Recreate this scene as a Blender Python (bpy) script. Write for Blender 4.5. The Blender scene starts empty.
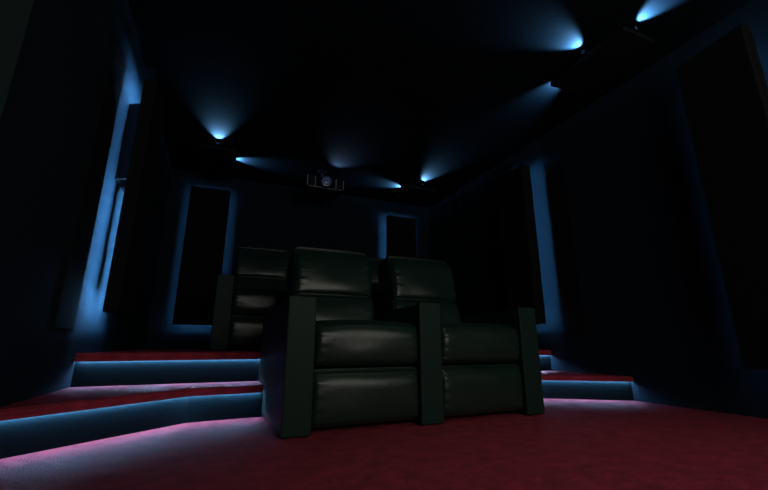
import bpy, bmesh, math, random
from mathutils import Vector, Matrix
R = math.radians
random.seed(4)
sc = bpy.context.scene
C = sc.collection

# ------------------------------------------------------------------ camera
CAM_H = 0.42
cam = bpy.data.objects.new('camera', bpy.data.cameras.new('camera'))
C.objects.link(cam)
cam.location = (0, 0, CAM_H)
cam.rotation_euler = (R(90 + 14.597), 0, R(-22.70))
cam.data.lens = 18.0
cam.data.sensor_width = 36.0
cam.data.clip_start = 0.02
sc.camera = cam

# ------------------------------------------------------------------ world, exposure
w = bpy.data.worlds.new('world'); sc.world = w; w.use_nodes = True
w.node_tree.nodes['Background'].inputs[0].default_value = (0.5, 0.6, 0.7, 1)
w.node_tree.nodes['Background'].inputs[1].default_value = 0.0
sc.view_settings.view_transform = 'Standard'
sc.view_settings.look = 'None'
sc.view_settings.gamma = 1.0
sc.view_settings.exposure = 0.0
sc.view_settings.use_curve_mapping = False
sc.cycles.use_denoising = True
sc.cycles.max_bounces = 6
sc.cycles.sample_clamp_indirect = 2.0

LED = (0.20, 0.53, 1.0)          # cold blue white LED tape
LED_STEP = (0.27, 0.56, 1.0)
P_WALL_LED = 8.0                 # multipliers, tuned against the photograph
P_STEP_LED = 6.2
P_CEIL = 70.0
SCREEN_W = 22.0

def area_light(name, loc, rot, sx, sy, power, color):
    l = bpy.data.lights.new(name, 'AREA'); l.shape = 'RECTANGLE'
    l.size = sx; l.size_y = sy; l.energy = power; l.color = color
    o = bpy.data.objects.new(name, l); C.objects.link(o)
    o.location = loc; o.rotation_euler = rot
    return o
# the light that comes off the projection screen on the front wall
area_light('screen_light', (1.35, -1.52, 1.45), (R(90), 0, 0), 2.4, 1.25, SCREEN_W, (1.0, 0.95, 0.86))

FILL_W = 11.0                    # added lamp, out of view, brightens the open floor before the recliners
# ------------------------------------------------------------------ helpers
XL, XR, YB, YF, ZC = -0.77, 3.03, 5.25, -1.60, 2.62

def link_mesh(name, bm, mat, parent=None, smooth=False):
    me = bpy.data.meshes.new(name)
    bmesh.ops.recalc_face_normals(bm, faces=bm.faces[:])
    bm.to_mesh(me); bm.free()
    if smooth:
        for p in me.polygons: p.use_smooth = True
    if mat: me.materials.append(mat)
    o = bpy.data.objects.new(name, me); C.objects.link(o)
    if parent: o.parent = parent
    return o

def add_box(bm, x0, x1, y0, y1, z0, z1, bevel=0.0, seg=2):
    r = bmesh.ops.create_cube(bm, size=1.0)
    vs = r['verts']
    for v in vs:
        v.co = Vector((x0 + (v.co.x + .5) * (x1 - x0), y0 + (v.co.y + .5) * (y1 - y0), z0 + (v.co.z + .5) * (z1 - z0)))
    if bevel > 0:
        es = list({e for v in vs for e in v.link_edges})
        bmesh.ops.bevel(bm, geom=es, offset=bevel, segments=seg, affect='EDGES', profile=0.5)

def box(name, dims, mat, parent=None, bevel=0.0, seg=2, smooth=False):
    bm = bmesh.new(); add_box(bm, *dims, bevel=bevel, seg=seg)
    return link_mesh(name, bm, mat, parent, smooth)

def add_cyl(bm, c, axis, r, h, n=32, r2=None):
    r2 = r if r2 is None else r2
    rot = Vector((0, 0, 1)).rotation_difference(Vector(axis)).to_matrix().to_4x4()
    m = Matrix.Translation(Vector(c)) @ rot
    bmesh.ops.create_cone(bm, cap_ends=True, segments=n, radius1=r, radius2=r2, depth=h, matrix=m)

def prism(bm, pts, z0, z1):
    lo = [bm.verts.new((x, y, z0)) for x, y in pts]
    hi = [bm.verts.new((x, y, z1)) for x, y in pts]
    n = len(pts)
    bm.faces.new(hi); bm.faces.new(lo[::-1])
    for i in range(n):
        j = (i + 1) % n
        bm.faces.new((lo[i], lo[j], hi[j], hi[i]))

def cushion(name, sx, sy, sz, mat, parent, r=0.04, puff=(0.01, 0.02, 0.01), nx=30, ny=14, nz=26, warp=None, pucker=0.003, seed=0, roll=(0, 0), flat=16):
    """rounded, crowned, puckered leather cushion centred on the origin; warp(co) places it"""
    bm = bmesh.new()
    ver = {}
    rnd = random.Random(seed)
    ph = [rnd.uniform(0, 6.28) for _ in range(8)]
    def V(i, j, k):
        key = (i, j, k)
        if key in ver: return ver[key]
        u, v, t = 2 * i / nx - 1, 2 * j / ny - 1, 2 * k / nz - 1
        # cosine spacing keeps vertices near the rolled edges
        f = lambda a: math.sin(a * math.pi / 2) * .55 + a * .45
        u, v, t = f(u), f(v), f(t)
        p = Vector((u * sx / 2, v * sy / 2, t * sz / 2))
        core = Vector((max(-(sx / 2 - r), min(sx / 2 - r, p.x)), max(-(sy / 2 - r), min(sy / 2 - r, p.y)), max(-(sz / 2 - r), min(sz / 2 - r, p.z))))
        d = p - core
        if d.length > 1e-9:
            m = max(abs(d.x), abs(d.y), abs(d.z))
            q = core + d.normalized() * r * (m / r)
        else: q = p
        cr = lambda a: (1 - abs(a) ** 2.6)
        q.x += (1 if u > 0 else -1) * puff[0] * cr(v) * cr(t) * (abs(u) ** 4)
        cu = 1 - abs(u) ** flat
        q.y += (1 if v > 0 else -1) * puff[1] * cu * cr(t) * (abs(v) ** 4)
        q.z += (1 if t > 0 else -1) * puff[2] * cu * cr(v) * (abs(t) ** 4)
        q.y += (roll[0] * max(0, t) ** 3.5 + roll[1] * max(0, -t) ** 3.5) * max(0, -v) ** 2
        # pleats that fan out from the sewn side edges
        e = max(0.0, (abs(u) - .62) / .38) ** 2
        w_ = math.sin(t * 15 + ph[0] + (1.3 if u > 0 else 0)) * .5 + math.sin(t * 27 + ph[1]) * .5
        q.y -= pucker * e * w_ * (1 if v < 0 else 0)
        # broad slack folds
        q.y -= pucker * .45 * math.sin(u * 4 + ph[2]) * math.sin(t * 3 + ph[3]) * (1 if v < 0 else 0)
        if warp: q = warp(q)
        ver[key] = bm.verts.new(q)
        return ver[key]
    for i in range(nx):
        for j in range(ny):
            for k in (0, nz): bm.faces.new((V(i, j, k), V(i + 1, j, k), V(i + 1, j + 1, k), V(i, j + 1, k)))
    for i in range(nx):
        for k in range(nz):
            for j in (0, ny): bm.faces.new((V(i, j, k), V(i + 1, j, k), V(i + 1, j, k + 1), V(i, j, k + 1)))
    for j in range(ny):
        for k in range(nz):
            for i in (0, nx): bm.faces.new((V(i, j, k), V(i, j + 1, k), V(i, j + 1, k + 1), V(i, j, k + 1)))
    return link_mesh(name, bm, mat, parent, smooth=True)

def tube(bm, pts, r, n=8):
    rings = []
    for i, p in enumerate(pts):
        a = pts[max(0, i - 1)]; b = pts[min(len(pts) - 1, i + 1)]
        t = (b - a).normalized()
        s = t.cross(Vector((0, 0, 1)))
        if s.length < 1e-4: s = t.cross(Vector((0, 1, 0)))
        s.normalize(); q = t.cross(s)
        rings.append([bm.verts.new(p + (s * math.cos(k * 2 * math.pi / n) + q * math.sin(k * 2 * math.pi / n)) * r) for k in range(n)])
    for A, B in zip(rings, rings[1:]):
        for k in range(n): bm.faces.new((A[k], A[(k + 1) % n], B[(k + 1) % n], B[k]))
    bm.faces.new(rings[0]); bm.faces.new(rings[-1][::-1])

def tag(o, label=None, cat=None, group=None, kind=None):
    if label: o['label'] = label
    if cat: o['category'] = cat
    if group: o['group'] = group
    if kind: o['kind'] = kind
    return o

def empty(name, loc=(0, 0, 0), rz=0):
    o = bpy.data.objects.new(name, None); C.objects.link(o)
    o.location = loc; o.rotation_euler = (0, 0, rz); o.empty_display_size = .1
    return o

def copy_tree(o, parent=None):
    c = o.copy(); C.objects.link(c); c.parent = parent
    for ch in list(o.children): copy_tree(ch, c)
    return c

# ------------------------------------------------------------------ materials
def mat(name, col, rough=0.6, spec=0.5, bump=None, var=None, metallic=0, coat=0, sheen=0, sheen_tint=(1, 1, 1, 1), sheen_rough=.5):
    m = bpy.data.materials.new(name); m.use_nodes = True
    nt = m.node_tree; b = nt.nodes['Principled BSDF']
    b.inputs['Base Color'].default_value = (*col, 1)
    b.inputs['Roughness'].default_value = rough
    b.inputs['Specular IOR Level'].default_value = spec
    b.inputs['Metallic'].default_value = metallic
    b.inputs['Coat Weight'].default_value = coat
    b.inputs['Sheen Weight'].default_value = sheen
    b.inputs['Sheen Tint'].default_value = sheen_tint
    b.inputs['Sheen Roughness'].default_value = sheen_rough
    tc = nt.nodes.new('ShaderNodeTexCoord')
    if var:                                    # (scale, second colour)
        n = nt.nodes.new('ShaderNodeTexNoise'); n.inputs['Scale'].default_value = var[0]; n.inputs['Detail'].default_value = 5
        nt.links.new(tc.outputs['Object'], n.inputs['Vector'])
        r = nt.nodes.new('ShaderNodeValToRGB')
        r.color_ramp.elements[0].position = .35; r.color_ramp.elements[1].position = .65
        r.color_ramp.elements[0].color = (*col, 1); r.color_ramp.elements[1].color = (*var[1], 1)
        nt.links.new(n.outputs['Fac'], r.inputs['Fac']); nt.links.new(r.outputs['Color'], b.inputs['Base Color'])
    prev = None
    for kind, scale, dist, strength in (bump or []):
        if kind == 'noise':
            n = nt.nodes.new('ShaderNodeTexNoise'); n.inputs['Scale'].default_value = scale; n.inputs['Detail'].default_value = 6; out = n.outputs['Fac']
        else:
            n = nt.nodes.new('ShaderNodeTexVoronoi'); n.inputs['Scale'].default_value = scale; out = n.outputs['Distance']
        nt.links.new(tc.outputs['Object'], n.inputs['Vector'])
        bp = nt.nodes.new('ShaderNodeBump'); bp.inputs['Distance'].default_value = dist; bp.inputs['Strength'].default_value = strength
        nt.links.new(out, bp.inputs['Height'])
        if prev: nt.links.new(prev, bp.inputs['Normal'])
        prev = bp.outputs['Normal']
    if prev: nt.links.new(prev, b.inputs['Normal'])
    return m

def emit(name, col, s):
    m = bpy.data.materials.new(name); m.use_nodes = True
    nt = m.node_tree; nt.nodes.clear()
    e = nt.nodes.new('ShaderNodeEmission'); o = nt.nodes.new('ShaderNodeOutputMaterial')
    e.inputs[0].default_value = (*col, 1); e.inputs[1].default_value = s
    nt.links.new(e.outputs[0], o.inputs[0]); return m

M_WALL = mat('navy_wall_fabric', (0.0100, 0.0210, 0.030), .9, .05, bump=[('noise', 260, .0008, .25)], var=(3.0, (0.0108, 0.0228, 0.0325)))
M_CEIL = mat('black_ceiling_paint', (0.0055, 0.0098, 0.0135), .95, .05)
M_PANEL = mat('black_acoustic_fabric', (0.011, 0.013, 0.013), .95, .05, bump=[('noise', 300, .0006, .2)])
M_CARPET = mat('red_carpet', (0.31, 0.030, 0.050), .55, .26, bump=[('noise', 150, .010, .9), ('noise', 22, .02, .5)], var=(13, (0.48, 0.045, 0.072)), sheen=.03, sheen_tint=(.55, .72, 1, 1), sheen_rough=.5)
M_RISER = mat('dark_riser_paint', (0.0016, 0.0085, 0.0105), .6, .08)
M_LEATHER = mat('black_green_leather', (0.012, 0.031, 0.023), .33, .5, bump=[('voronoi', 330, .0006, .22), ('noise', 24, .006, .22)], var=(9, (0.014, 0.036, 0.027)))
M_ARM = mat('leather_armrest', (0.014, 0.034, 0.028), .50, .15, bump=[('voronoi', 360, .0005, .2), ('noise', 14, .003, .12)])
M_BASE = mat('black_chair_base', (0.006, 0.006, 0.006), .8, .1)
M_PIPE = mat('leather_piping', (0.012, 0.017, 0.015), .4, .5)
M_GREY = mat('charcoal_acoustic_fabric', (0.032, 0.058, 0.058), .95, .05, bump=[('noise', 300, .0006, .2)])
M_BOX = mat('black_mounting_box', (0.008, 0.009, 0.012), .7, .2)
M_GLOSS = mat('gloss_black_plastic', (0.010, 0.012, 0.016), .12, .6, coat=.6)
M_MATT = mat('matt_black_plastic', (0.008, 0.009, 0.011), .5, .4)
M_CHROME = mat('chrome_trim', (0.65, 0.70, 0.78), .38, .5, metallic=1)
M_GLASS = mat('lens_glass', (0.05, 0.07, 0.11), .03, 1.0, coat=1)
b_ = M_GLASS.node_tree.nodes['Principled BSDF']; b_.inputs['Emission Color'].default_value = (.30, .45, 1, 1); b_.inputs['Emission Strength'].default_value = .035   # the projector is running
M_LEDS = {k: emit('wall_led_tape_' + n, LED, v * P_WALL_LED) for k, n, v in ((3, 'bright', 24.0), (2, 'medium', 5.5), (1, 'dim', 2.8), (.5, 'faint', .9))}
M_LEDSTEP = emit('step_led_tape', LED_STEP, 26.0 * P_STEP_LED)
M_SCREEN = mat('projection_screen', (.55, .55, .52), .9, .1)

# ------------------------------------------------------------------ structure
T = .12
def struct(name, dims, m):
    return tag(box(name, dims, m), kind='structure')
struct('floor', (XL - T, XR + T, YF - T, YB + T, -T, 0), M_CARPET)
struct('ceiling', (XL - T, XR + T, YF - T, YB + T, ZC, ZC + T), M_CEIL)
struct('wall_left', (XL - T, XL, YF - T, YB + T, 0, ZC), M_WALL)
struct('wall_right', (XR, XR + T, YF - T, YB + T, 0, ZC), M_WALL)
struct('wall_back', (XL, XR, YB, YB + T, 0, ZC), M_WALL)
struct('wall_front', (XL, XR, YF - T, YF, 0, ZC), M_WALL)

ZS1, ZS2, NT, OV = 0.182, 0.374, 0.042, 0.020
def offset_line(pts, d):
    """polyline moved sideways (towards -y when it runs along +x)"""
    segs = []
    for a, b in zip(pts, pts[1:]):
        a, b = Vector(a), Vector(b); t = (b - a).normalized(); n = Vector((t.y, -t.x)); segs.append((a + n * d, b + n * d, t))
    out = [segs[0][0]]
    for s, u in zip(segs, segs[1:]):
        den = s[2].x * u[2].y - s[2].y * u[2].x
        q = u[0] - s[0]; k = (q.x * u[2].y - q.y * u[2].x) / den
        out.append(s[0] + s[2] * k)
    out.append(segs[-1][1]); return [(p.x, p.y) for p in out]

def step(line, yback, z0, z1, nt=NT):
    """carpeted tread with an overhanging nose, painted riser, LED tape under the nose"""
    nose = offset_line(line, OV)
    def pull(p, q, x): k = (x - p[0]) / (q[0] - p[0]); return (x, p[1] + (q[1] - p[1]) * k)
    nose[0] = pull(nose[0], nose[1], line[0][0]); nose[-1] = pull(nose[-1], nose[-2], line[-1][0])
    bm = bmesh.new(); prism(bm, nose + [(line[-1][0], yback), (line[0][0], yback)], z1 - .026, z1)
    bmesh.ops.recalc_face_normals(bm, faces=bm.faces[:])
    es = [e for e in bm.edges if all(v.co.z > z1 - .001 and v.co.y < yback - .01 for v in e.verts)]
    bmesh.ops.bevel(bm, geom=es, offset=.008, segments=3, affect='EDGES')
    lip = offset_line(line, OV - .006); lip[0] = pull(lip[0], lip[1], line[0][0]); lip[-1] = pull(lip[-1], lip[-2], line[-1][0])
    prism(bm, nose + lip[::-1], z1 - nt, z1 - .024)
    t = link_mesh('stair_step', bm, M_CARPET); tag(t, kind='structure')
    bm = bmesh.new(); prism(bm, line + [(line[-1][0], yback), (line[0][0], yback)], z0, z1 - .026)
    link_mesh('riser', bm, M_RISER, t)
    a = offset_line(line, .003); b = offset_line(line, .011)
    for l_ in (a, b): l_[0] = pull(l_[0], l_[1], line[0][0] + .014); l_[-1] = pull(l_[-1], l_[-2], line[-1][0] - .014)
    bm = bmesh.new(); prism(bm, b + a[::-1], z1 - nt + .0025, z1 - .0262)
    link_mesh('led_strip', bm, M_LEDSTEP, t)
    return t
CX0, GX0, GX1 = 0.305, 0.280, 1.935                     # the recliner pair stands in the gap between the lower steps
step([(XL, 2.015), (-.125, 2.565), (GX0, 2.60)], 2.89, 0, ZS1)
step([(GX1, 2.60), (2.43, 2.61), (XR, 2.20)], 2.965, 0, ZS1)
step([(XL, 2.895), (XR, 3.00)], YB, 0, ZS2, .050)

# ------------------------------------------------------------------ projection screen behind the camera
s = tag(empty('projection_screen', (1.35, YF, 1.45)), 'wide white projection screen in a black frame on the front wall behind the viewer', 'screen')
box('screen_fabric', (-1.25, 1.25, .012, .03, -.66, .66), M_SCREEN, s)
bm = bmesh.new()
for d in ((-1.31, -1.25, 0, .04, -.72, .72), (1.25, 1.31, 0, .04, -.72, .72), (-1.25, 1.25, 0, .04, .66, .72), (-1.25, 1.25, 0, .04, -.72, -.66)): add_box(bm, *d)
link_mesh('screen_frame', bm, M_MATT, s)

# ------------------------------------------------------------------ backlit acoustic panels standing off the walls
def wall_panel(loc, rz, wid, z0, z1, label, led, off=.13, th=.047, group='backlit acoustic panels', mount=False, fabric=None, lp=.034, back=-.001, sides='LRTB', dimsides=''):
    """local frame: the wall is the plane y=0, the panel stands out towards -y, x runs along the wall"""
    r = tag(empty('acoustic_panel_or_shade', (loc[0], loc[1], 0), rz), label, 'wall panel', group)
    box('panel_board', (-wid / 2, wid / 2, -off - th, -off, z0, z1), fabric or M_PANEL, r, bevel=.004)
    bm = bmesh.new(); e_ = .008
    for d in ((-wid / 2, -wid / 2 + e_, z0, z1), (wid / 2 - e_, wid / 2, z0, z1), (-wid / 2 + e_, wid / 2 - e_, z0, z0 + e_), (-wid / 2 + e_, wid / 2 - e_, z1 - e_, z1)):
        add_box(bm, d[0], d[1], -off + .0005, -off + lp, d[2], d[3])
    i_ = .088                                   # inner wall of the LED channel
    for d in ((-wid / 2 + i_, -wid / 2 + i_ + .006, z0 + i_, z1 - i_), (wid / 2 - i_ - .006, wid / 2 - i_, z0 + i_, z1 - i_), (-wid / 2 + i_, wid / 2 - i_, z0 + i_, z0 + i_ + .006), (-wid / 2 + i_, wid / 2 - i_, z1 - i_ - .006, z1 - i_)):
        add_box(bm, d[0], d[1], -off + .0005, -off + lp + .006, d[2], d[3])
    if led: link_mesh('rear_lip', bm, M_PANEL, r)
    else: bm.free()
    h = (z1 - z0) * .30; zc = (z0 + z1) / 2
    if mount:
        bm = bmesh.new()
        vs = [(-.10, -.004), (.15, -.004), (.15, -off - .002), (-.17, -off - .002)]
        prism(bm, [(mount * x, y) for x, y in vs], 1.53, 2.12)
        link_mesh('mounting_box', bm, M_BOX, r)
    else:
        box('mounting_box', (-.06, .06, -off + .001, back, zc - h, zc + h), M_BOX, r)
    if led:
        a, t = .045, .018
        strips = {'L': (-wid / 2 + a, -wid / 2 + a + t, z0 + a, z1 - a), 'R': (wid / 2 - a - t, wid / 2 - a, z0 + a, z1 - a),
                  'T': (-wid / 2 + a, wid / 2 - a, z1 - a - t, z1 - a), 'B': (-wid / 2 + a, wid / 2 - a, z0 + a, z0 + a + t)}
        for k in sides + dimsides:
            q = strips[k]
            box('led_strip', (q[0], q[1], -off + .001, -off + .006, q[2], q[3]), M_LEDS[led] if k in sides else M_LEDS[led - 1 if led > 1 else .5], r)
    return r
# left wall (rz = +90: local +x runs towards +y, local -y points to +x)
wall_panel((XL, 3.075), R(90), .43, .62, 2.28, 'tall black backlit panel on the left wall, hiding a small box behind it', 3, mount=1)
wall_panel((XL, .86), R(90), .86, .30, 2.28, 'large unlit charcoal panel cut by the left edge of the view', 0, off=.10, th=.05, fabric=M_GREY, group='unlit acoustic panels')
# right wall (rz = -90: local -y points to -x)
wall_panel((XR, 3.09), R(-90), .40, .62, 2.28, 'tall black backlit panel on the right wall behind the right recliner', 2, off=.19, lp=.07)
wall_panel((2.968, 1.09), R(-98), .40, .29, 2.29, 'large black panel at the right edge of the view, faint blue glow around it', 1, off=.19, back=.048, sides='R', dimsides='LTB')
# back wall (rz = 0: local -y points towards the camera)
wall_panel((-.275, YB), 0, .465, .65, 2.36, 'black backlit panel on the back wall beside the rear left recliner', 2, off=.13, lp=.042, sides='B', dimsides='LTR')
wall_panel((2.43, YB), 0, .465, .65, 2.33, 'black backlit panel on the back wall, right of the projector', 2, off=.13, lp=.042, sides='LT', dimsides='BR')
# thin black sheets on the side walls, standing in for shadows of the panels
for x0, x1, y0, y1, z0, z1, lab in ((XL + .001, XL + .013, 2.43, 2.72, .50, 2.28, 'thin black sheet on the left wall, standing in for a panel shadow'),
                                    (XR - .012, XR, 2.55, 2.77, .50, 2.24, 'thin black sheet on the right wall, standing in for a panel shadow')):
    o = box('acoustic_panel_or_shade', (x0, x1, y0, y1, z0, z1), M_PANEL, bevel=.003)
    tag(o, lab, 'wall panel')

# ------------------------------------------------------------------ recliners
ARM, SEAT, DEP = .138, .602, .93
def armrest(x0, parent, nm='armrest'):
    bm = bmesh.new()
    add_box(bm, x0, x0 + ARM, .012, DEP - .005, .012, .648, bevel=.006, seg=2)
    for v in bm.verts:
        if v.co.z > .5: v.co.z -= .012 * max(0, v.co.y) / DEP
    a = link_mesh(nm, bm, M_ARM, parent)
    # padded front board and top cap, a separate sewn leather skin
    bm = bmesh.new(); add_box(bm, x0 - .002, x0 + ARM + .002, 0, .030, .006, .660, bevel=.007, seg=3)
    link_mesh('front_board', bm, M_ARM, a)
    return a
def recliner(label, group, left_arm=True):
    """origin at the front left floor corner of the seat unit (at the left arm when it has one)"""
    r = tag(empty('recliner'), label, 'recliner', group)
    x = 0
    if left_arm: armrest(0, r); x = ARM
    else: x = 0
    xc = x + SEAT / 2
    W = SEAT - .002
    # footrest, folded down, a big puffed pad
    def wf(q, zc=.166): 
        t = (q.z + .13) / .26
        return Vector((xc + q.x, .075 + q.y - .012 * (t - .5) + 0.0, zc + q.z))
    f = cushion('footrest', W, .11, .268, M_LEATHER, r, r=.024, puff=(.0, .016, .004), warp=wf, seed=2, pucker=.006, roll=(.030, .006))
    # seat cushion
    def ws(q):
        z = .428 + q.z + .012 * (1 - (q.x / (W / 2)) ** 2) * (1 if q.z > 0 else 0)
        return Vector((xc + q.x, .325 + q.y, z - .02 * max(0, q.y) / .3 * (1 if q.z > 0 else 0)))
    cushion('seat_cushion', W, .63, .226, M_LEATHER, r, r=.034, puff=(.0, .014, .006), warp=ws, seed=3, ny=20, pucker=.007, roll=(.035, .010))
    # back: leaning plane, face at y = .50 at z .55 to .64 at z 1.08
    def lean(zc, yc, bulge, taper=0):
        def f_(q):
            z = zc + q.z
            k = 1 - taper * max(0, (q.z)) ** 2
            return Vector((xc + q.x * k, yc + (z - .55) * .27 + q.y + bulge * (q.x / (W / 2)) ** 2, z))
        return f_
    b = cushion('backrest', W - .012, .20, .66, M_LEATHER, r, r=.05, puff=(0, .008, .01), warp=lean(.765, .760, 0, .2), seed=5, nz=18)
    b.name = 'backrest'
    cushion('lumbar_cushion', W - .012, .12, .25, M_LEATHER, b, r=.03, puff=(0, .020, .002), warp=lean(.632, .670, -.005), seed=6, pucker=.006, roll=(.006, .0))
    cushion('head_cushion', W - .022, .17, .355, M_LEATHER, b, r=.036, puff=(0, .020, .012), warp=lean(.930, .655, .010, .45), seed=7, nz=34, pucker=.011, roll=(.050, .012))
    # rear shell
    bm = bmesh.new()
    add_box(bm, x + .006, x + SEAT - .006, .70, DEP - .004, .03, .60, bevel=.02, seg=3)
    link_mesh('base', bm, M_BASE, r)
    box('kick_panel', (x + .004, x + SEAT - .004, .13, .66, .008, .31), M_BASE, r)
    armrest(x + SEAT, r)
    return r
G1 = 'recliners in the front row'; G2 = 'recliners in the rear row'
Y1, Y2 = 1.945, 3.68
pA = recliner('front row dark leather recliner on the left, with armrests on both sides', G1, True)
YAW = R(1.7)
pA.location = (CX0, Y1, 0); pA.rotation_euler.z = YAW
pB = recliner('front row dark leather recliner on the right, sharing the middle armrest', G1, False)
pB.location = (CX0 + (2 * ARM + SEAT) * math.cos(YAW), Y1 + (2 * ARM + SEAT) * math.sin(YAW), 0); pB.rotation_euler.z = YAW
X2 = -.062
a = copy_tree(pA); a.location = (X2, Y2, ZS2); a['group'] = G2; a.rotation_euler.z = 0
a['label'] = 'rear row dark leather recliner at the left end, up on the platform'
b = copy_tree(pB); b.location = (X2 + 2 * ARM + SEAT, Y2, ZS2); b['group'] = G2; b.rotation_euler.z = 0
b['label'] = 'rear row dark leather recliner in the middle, directly behind the left front recliner'
c = copy_tree(pB); c.location = (X2 + 3 * ARM + 2 * SEAT, Y2, ZS2); c['group'] = G2; c.rotation_euler.z = 0
c['label'] = 'rear row dark leather recliner at the right end, behind the right front recliner'

# ------------------------------------------------------------------ projector under the ceiling
pr = tag(empty('projector', (1.045, 4.38, 2.31)), 'glossy black projector hanging from the ceiling above the rear seats', 'projector')
PW, PH, PD = .235, .155, .40
box('body', (-PW, PW, .02, PD, 0, PH), M_GLOSS, pr, bevel=.016, seg=4)
for sx in (-1, 1):
    g = box('vent_panel', (min(sx * .135, sx * .225), max(sx * .135, sx * .225), .004, .03, .012, PH - .012), M_MATT, pr, bevel=.006)
    bm = bmesh.new()
    for k in range(7): add_box(bm, min(sx * .148, sx * .212), max(sx * .148, sx * .212), -.001, .005, .026 + k * .016, .032 + k * .016)
    link_mesh('grille', bm, M_GLOSS, g)
    for xx in (.132, .228): box('trim', (sx * xx - .005, sx * xx + .005, -.006, .02, .014, PH - .014), M_CHROME, g, bevel=.001)
box('lower_trim', (-.21, .21, .006, .02, .001, .006), M_CHROME, pr)
bm = bmesh.new(); add_cyl(bm, (0, -.005, .078), (0, -1, 0), .068, .06, 40, .062)
lz = link_mesh('lens_barrel', bm, M_MATT, pr)
bm = bmesh.new(); bmesh.ops.create_uvsphere(bm, u_segments=32, v_segments=16, radius=.056, matrix=Matrix.Translation((0, -.03, .078)) @ Matrix.Diagonal((1, .5, 1, 1)))
link_mesh('lens', bm, M_GLASS, lz, smooth=True)
bm = bmesh.new()
for k in range(48):
    a0, a1 = k * math.pi / 24, (k + 1) * math.pi / 24
    P = lambda a, r_, y: bm.verts.new((math.cos(a) * r_, y, .078 + math.sin(a) * r_))
    q = [P(a0, .058, -.040), P(a1, .058, -.040), P(a1, .066, -.036), P(a0, .066, -.036)]; bm.faces.new(q)
bmesh.ops.remove_doubles(bm, verts=bm.verts[:], dist=1e-5)
bmesh.ops.solidify(bm, geom=bm.faces[:], thickness=.004)
link_mesh('lens_ring', bm, M_CHROME, lz, smooth=False)
bm = bmesh.new(); add_cyl(bm, (0, .22, PH + .07), (0, 0, 1), .018, .14, 20); add_cyl(bm, (0, .22, ZC - 2.31 - .006), (0, 0, 1), .06, .010, 28); add_box(bm, -.08, .08, .14, .30, PH - .001, PH + .012)
link_mesh('ceiling_mount', bm, M_MATT, pr)

# ------------------------------------------------------------------ suspended ceiling panels with small edge spots
def ceiling_panel(x0, x1, y0, y1, label, lamps, power=1.0):
    cx, cy = (x0 + x1) / 2, (y0 + y1) / 2
    r = tag(empty('ceiling_panel', (cx, cy, 2.495)), label, 'ceiling panel', 'suspended black ceiling panels')
    hx, hy = (x1 - x0) / 2, (y1 - y0) / 2
    box('panel_board', (-hx, hx, -hy, hy, 0, .035), M_PANEL, r, bevel=.004)
    bm = bmesh.new()
    for sx in (-1, 1):
        for sy in (-1, 1): add_cyl(bm, (sx * (hx - .06), sy * (hy - .06), .079), (0, 0, 1), .008, .088, 12)
    link_mesh('hanger', bm, M_PANEL, r)
    for d, pw in lamps:
        dx, dy = {'-y': (0, -1), '+y': (0, 1), '+x': (1, 0), '-x': (-1, 0)}[d]
        px_, py_ = dx * (hx - .012), dy * (hy - .012)
        bm = bmesh.new(); add_cyl(bm, (px_ - dx * .028, py_ - dy * .028, .080), (dx, dy, 0), .015, .05, 20)
        sp = link_mesh('spotlight', bm, M_MATT, r)
        bm = bmesh.new(); add_cyl(bm, (px_ - dx * .001, py_ - dy * .001, .080), (dx, dy, 0), .0165, .006, 20)
        link_mesh('bezel', bm, M_MATT, sp)
        l = bpy.data.lights.new('spot_lamp', 'SPOT'); l.energy = pw * P_CEIL * power; l.color = (0.20, 0.54, 1.0)
        l.spot_size = R(82); l.spot_blend = .6; l.shadow_soft_size = .012
        lo = bpy.data.objects.new('spot_lamp', l); C.objects.link(lo); lo.parent = r
        lo.location = (px_ + dx * .010, py_ + dy * .010, .082)
        v = Vector((dx, dy, .66)); lo.rotation_euler = v.to_track_quat('-Z', 'Y').to_euler()
    return r
ceiling_panel(-.40, -.03, 4.22, 5.06, 'suspended black ceiling panel in the rear left corner, lit at two edges', [('-y', .9), ('+x', .7)])
ceiling_panel(2.21, 2.59, 4.34, 4.94, 'suspended black ceiling panel in the rear right corner, lit at two edges', [('-y', .8), ('-x', .7)])
ceiling_panel(2.33, 2.66, 1.36, 2.00, 'suspended black ceiling panel above the right side, blue light at three edges', [('-y', .9), ('-x', .9), ('+y', .7)])
# added lamp above the projector body for the haze of light on the ceiling
l = bpy.data.lights.new('haze_lamp', 'SPOT'); l.energy = 8.0; l.color = (.42, .60, 1.0); l.spot_size = R(110); l.spot_blend = .8; l.shadow_soft_size = .03
lo = bpy.data.objects.new('haze_lamp', l); C.objects.link(lo); lo.parent = pr
lo.location = (.12, .0, .20); lo.rotation_euler = Vector((.25, -1, .75)).to_track_quat('-Z', 'Y').to_euler()

# ------------------------------------------------------------------ added lamp out of view that brightens the front floor
d = tag(empty('added_fill_light', (1.35, .85, ZC)), 'round ceiling lamp out of view, added to brighten the open red floor', 'added_fill_light')
bm = bmesh.new(); add_cyl(bm, (0, 0, -.009), (0, 0, 1), .055, .016, 40, .058); link_mesh('trim_ring', bm, M_MATT, d)
l = bpy.data.lights.new('added_fill_lamp', 'SPOT'); l.energy = FILL_W; l.color = (1.0, .90, .80); l.spot_size = R(75); l.spot_blend = .9; l.shadow_soft_size = .04
lo = bpy.data.objects.new('added_fill_lamp', l); C.objects.link(lo); lo.parent = d; lo.location = (0, 0, -.03); lo.rotation_euler = (0, 0, 0)
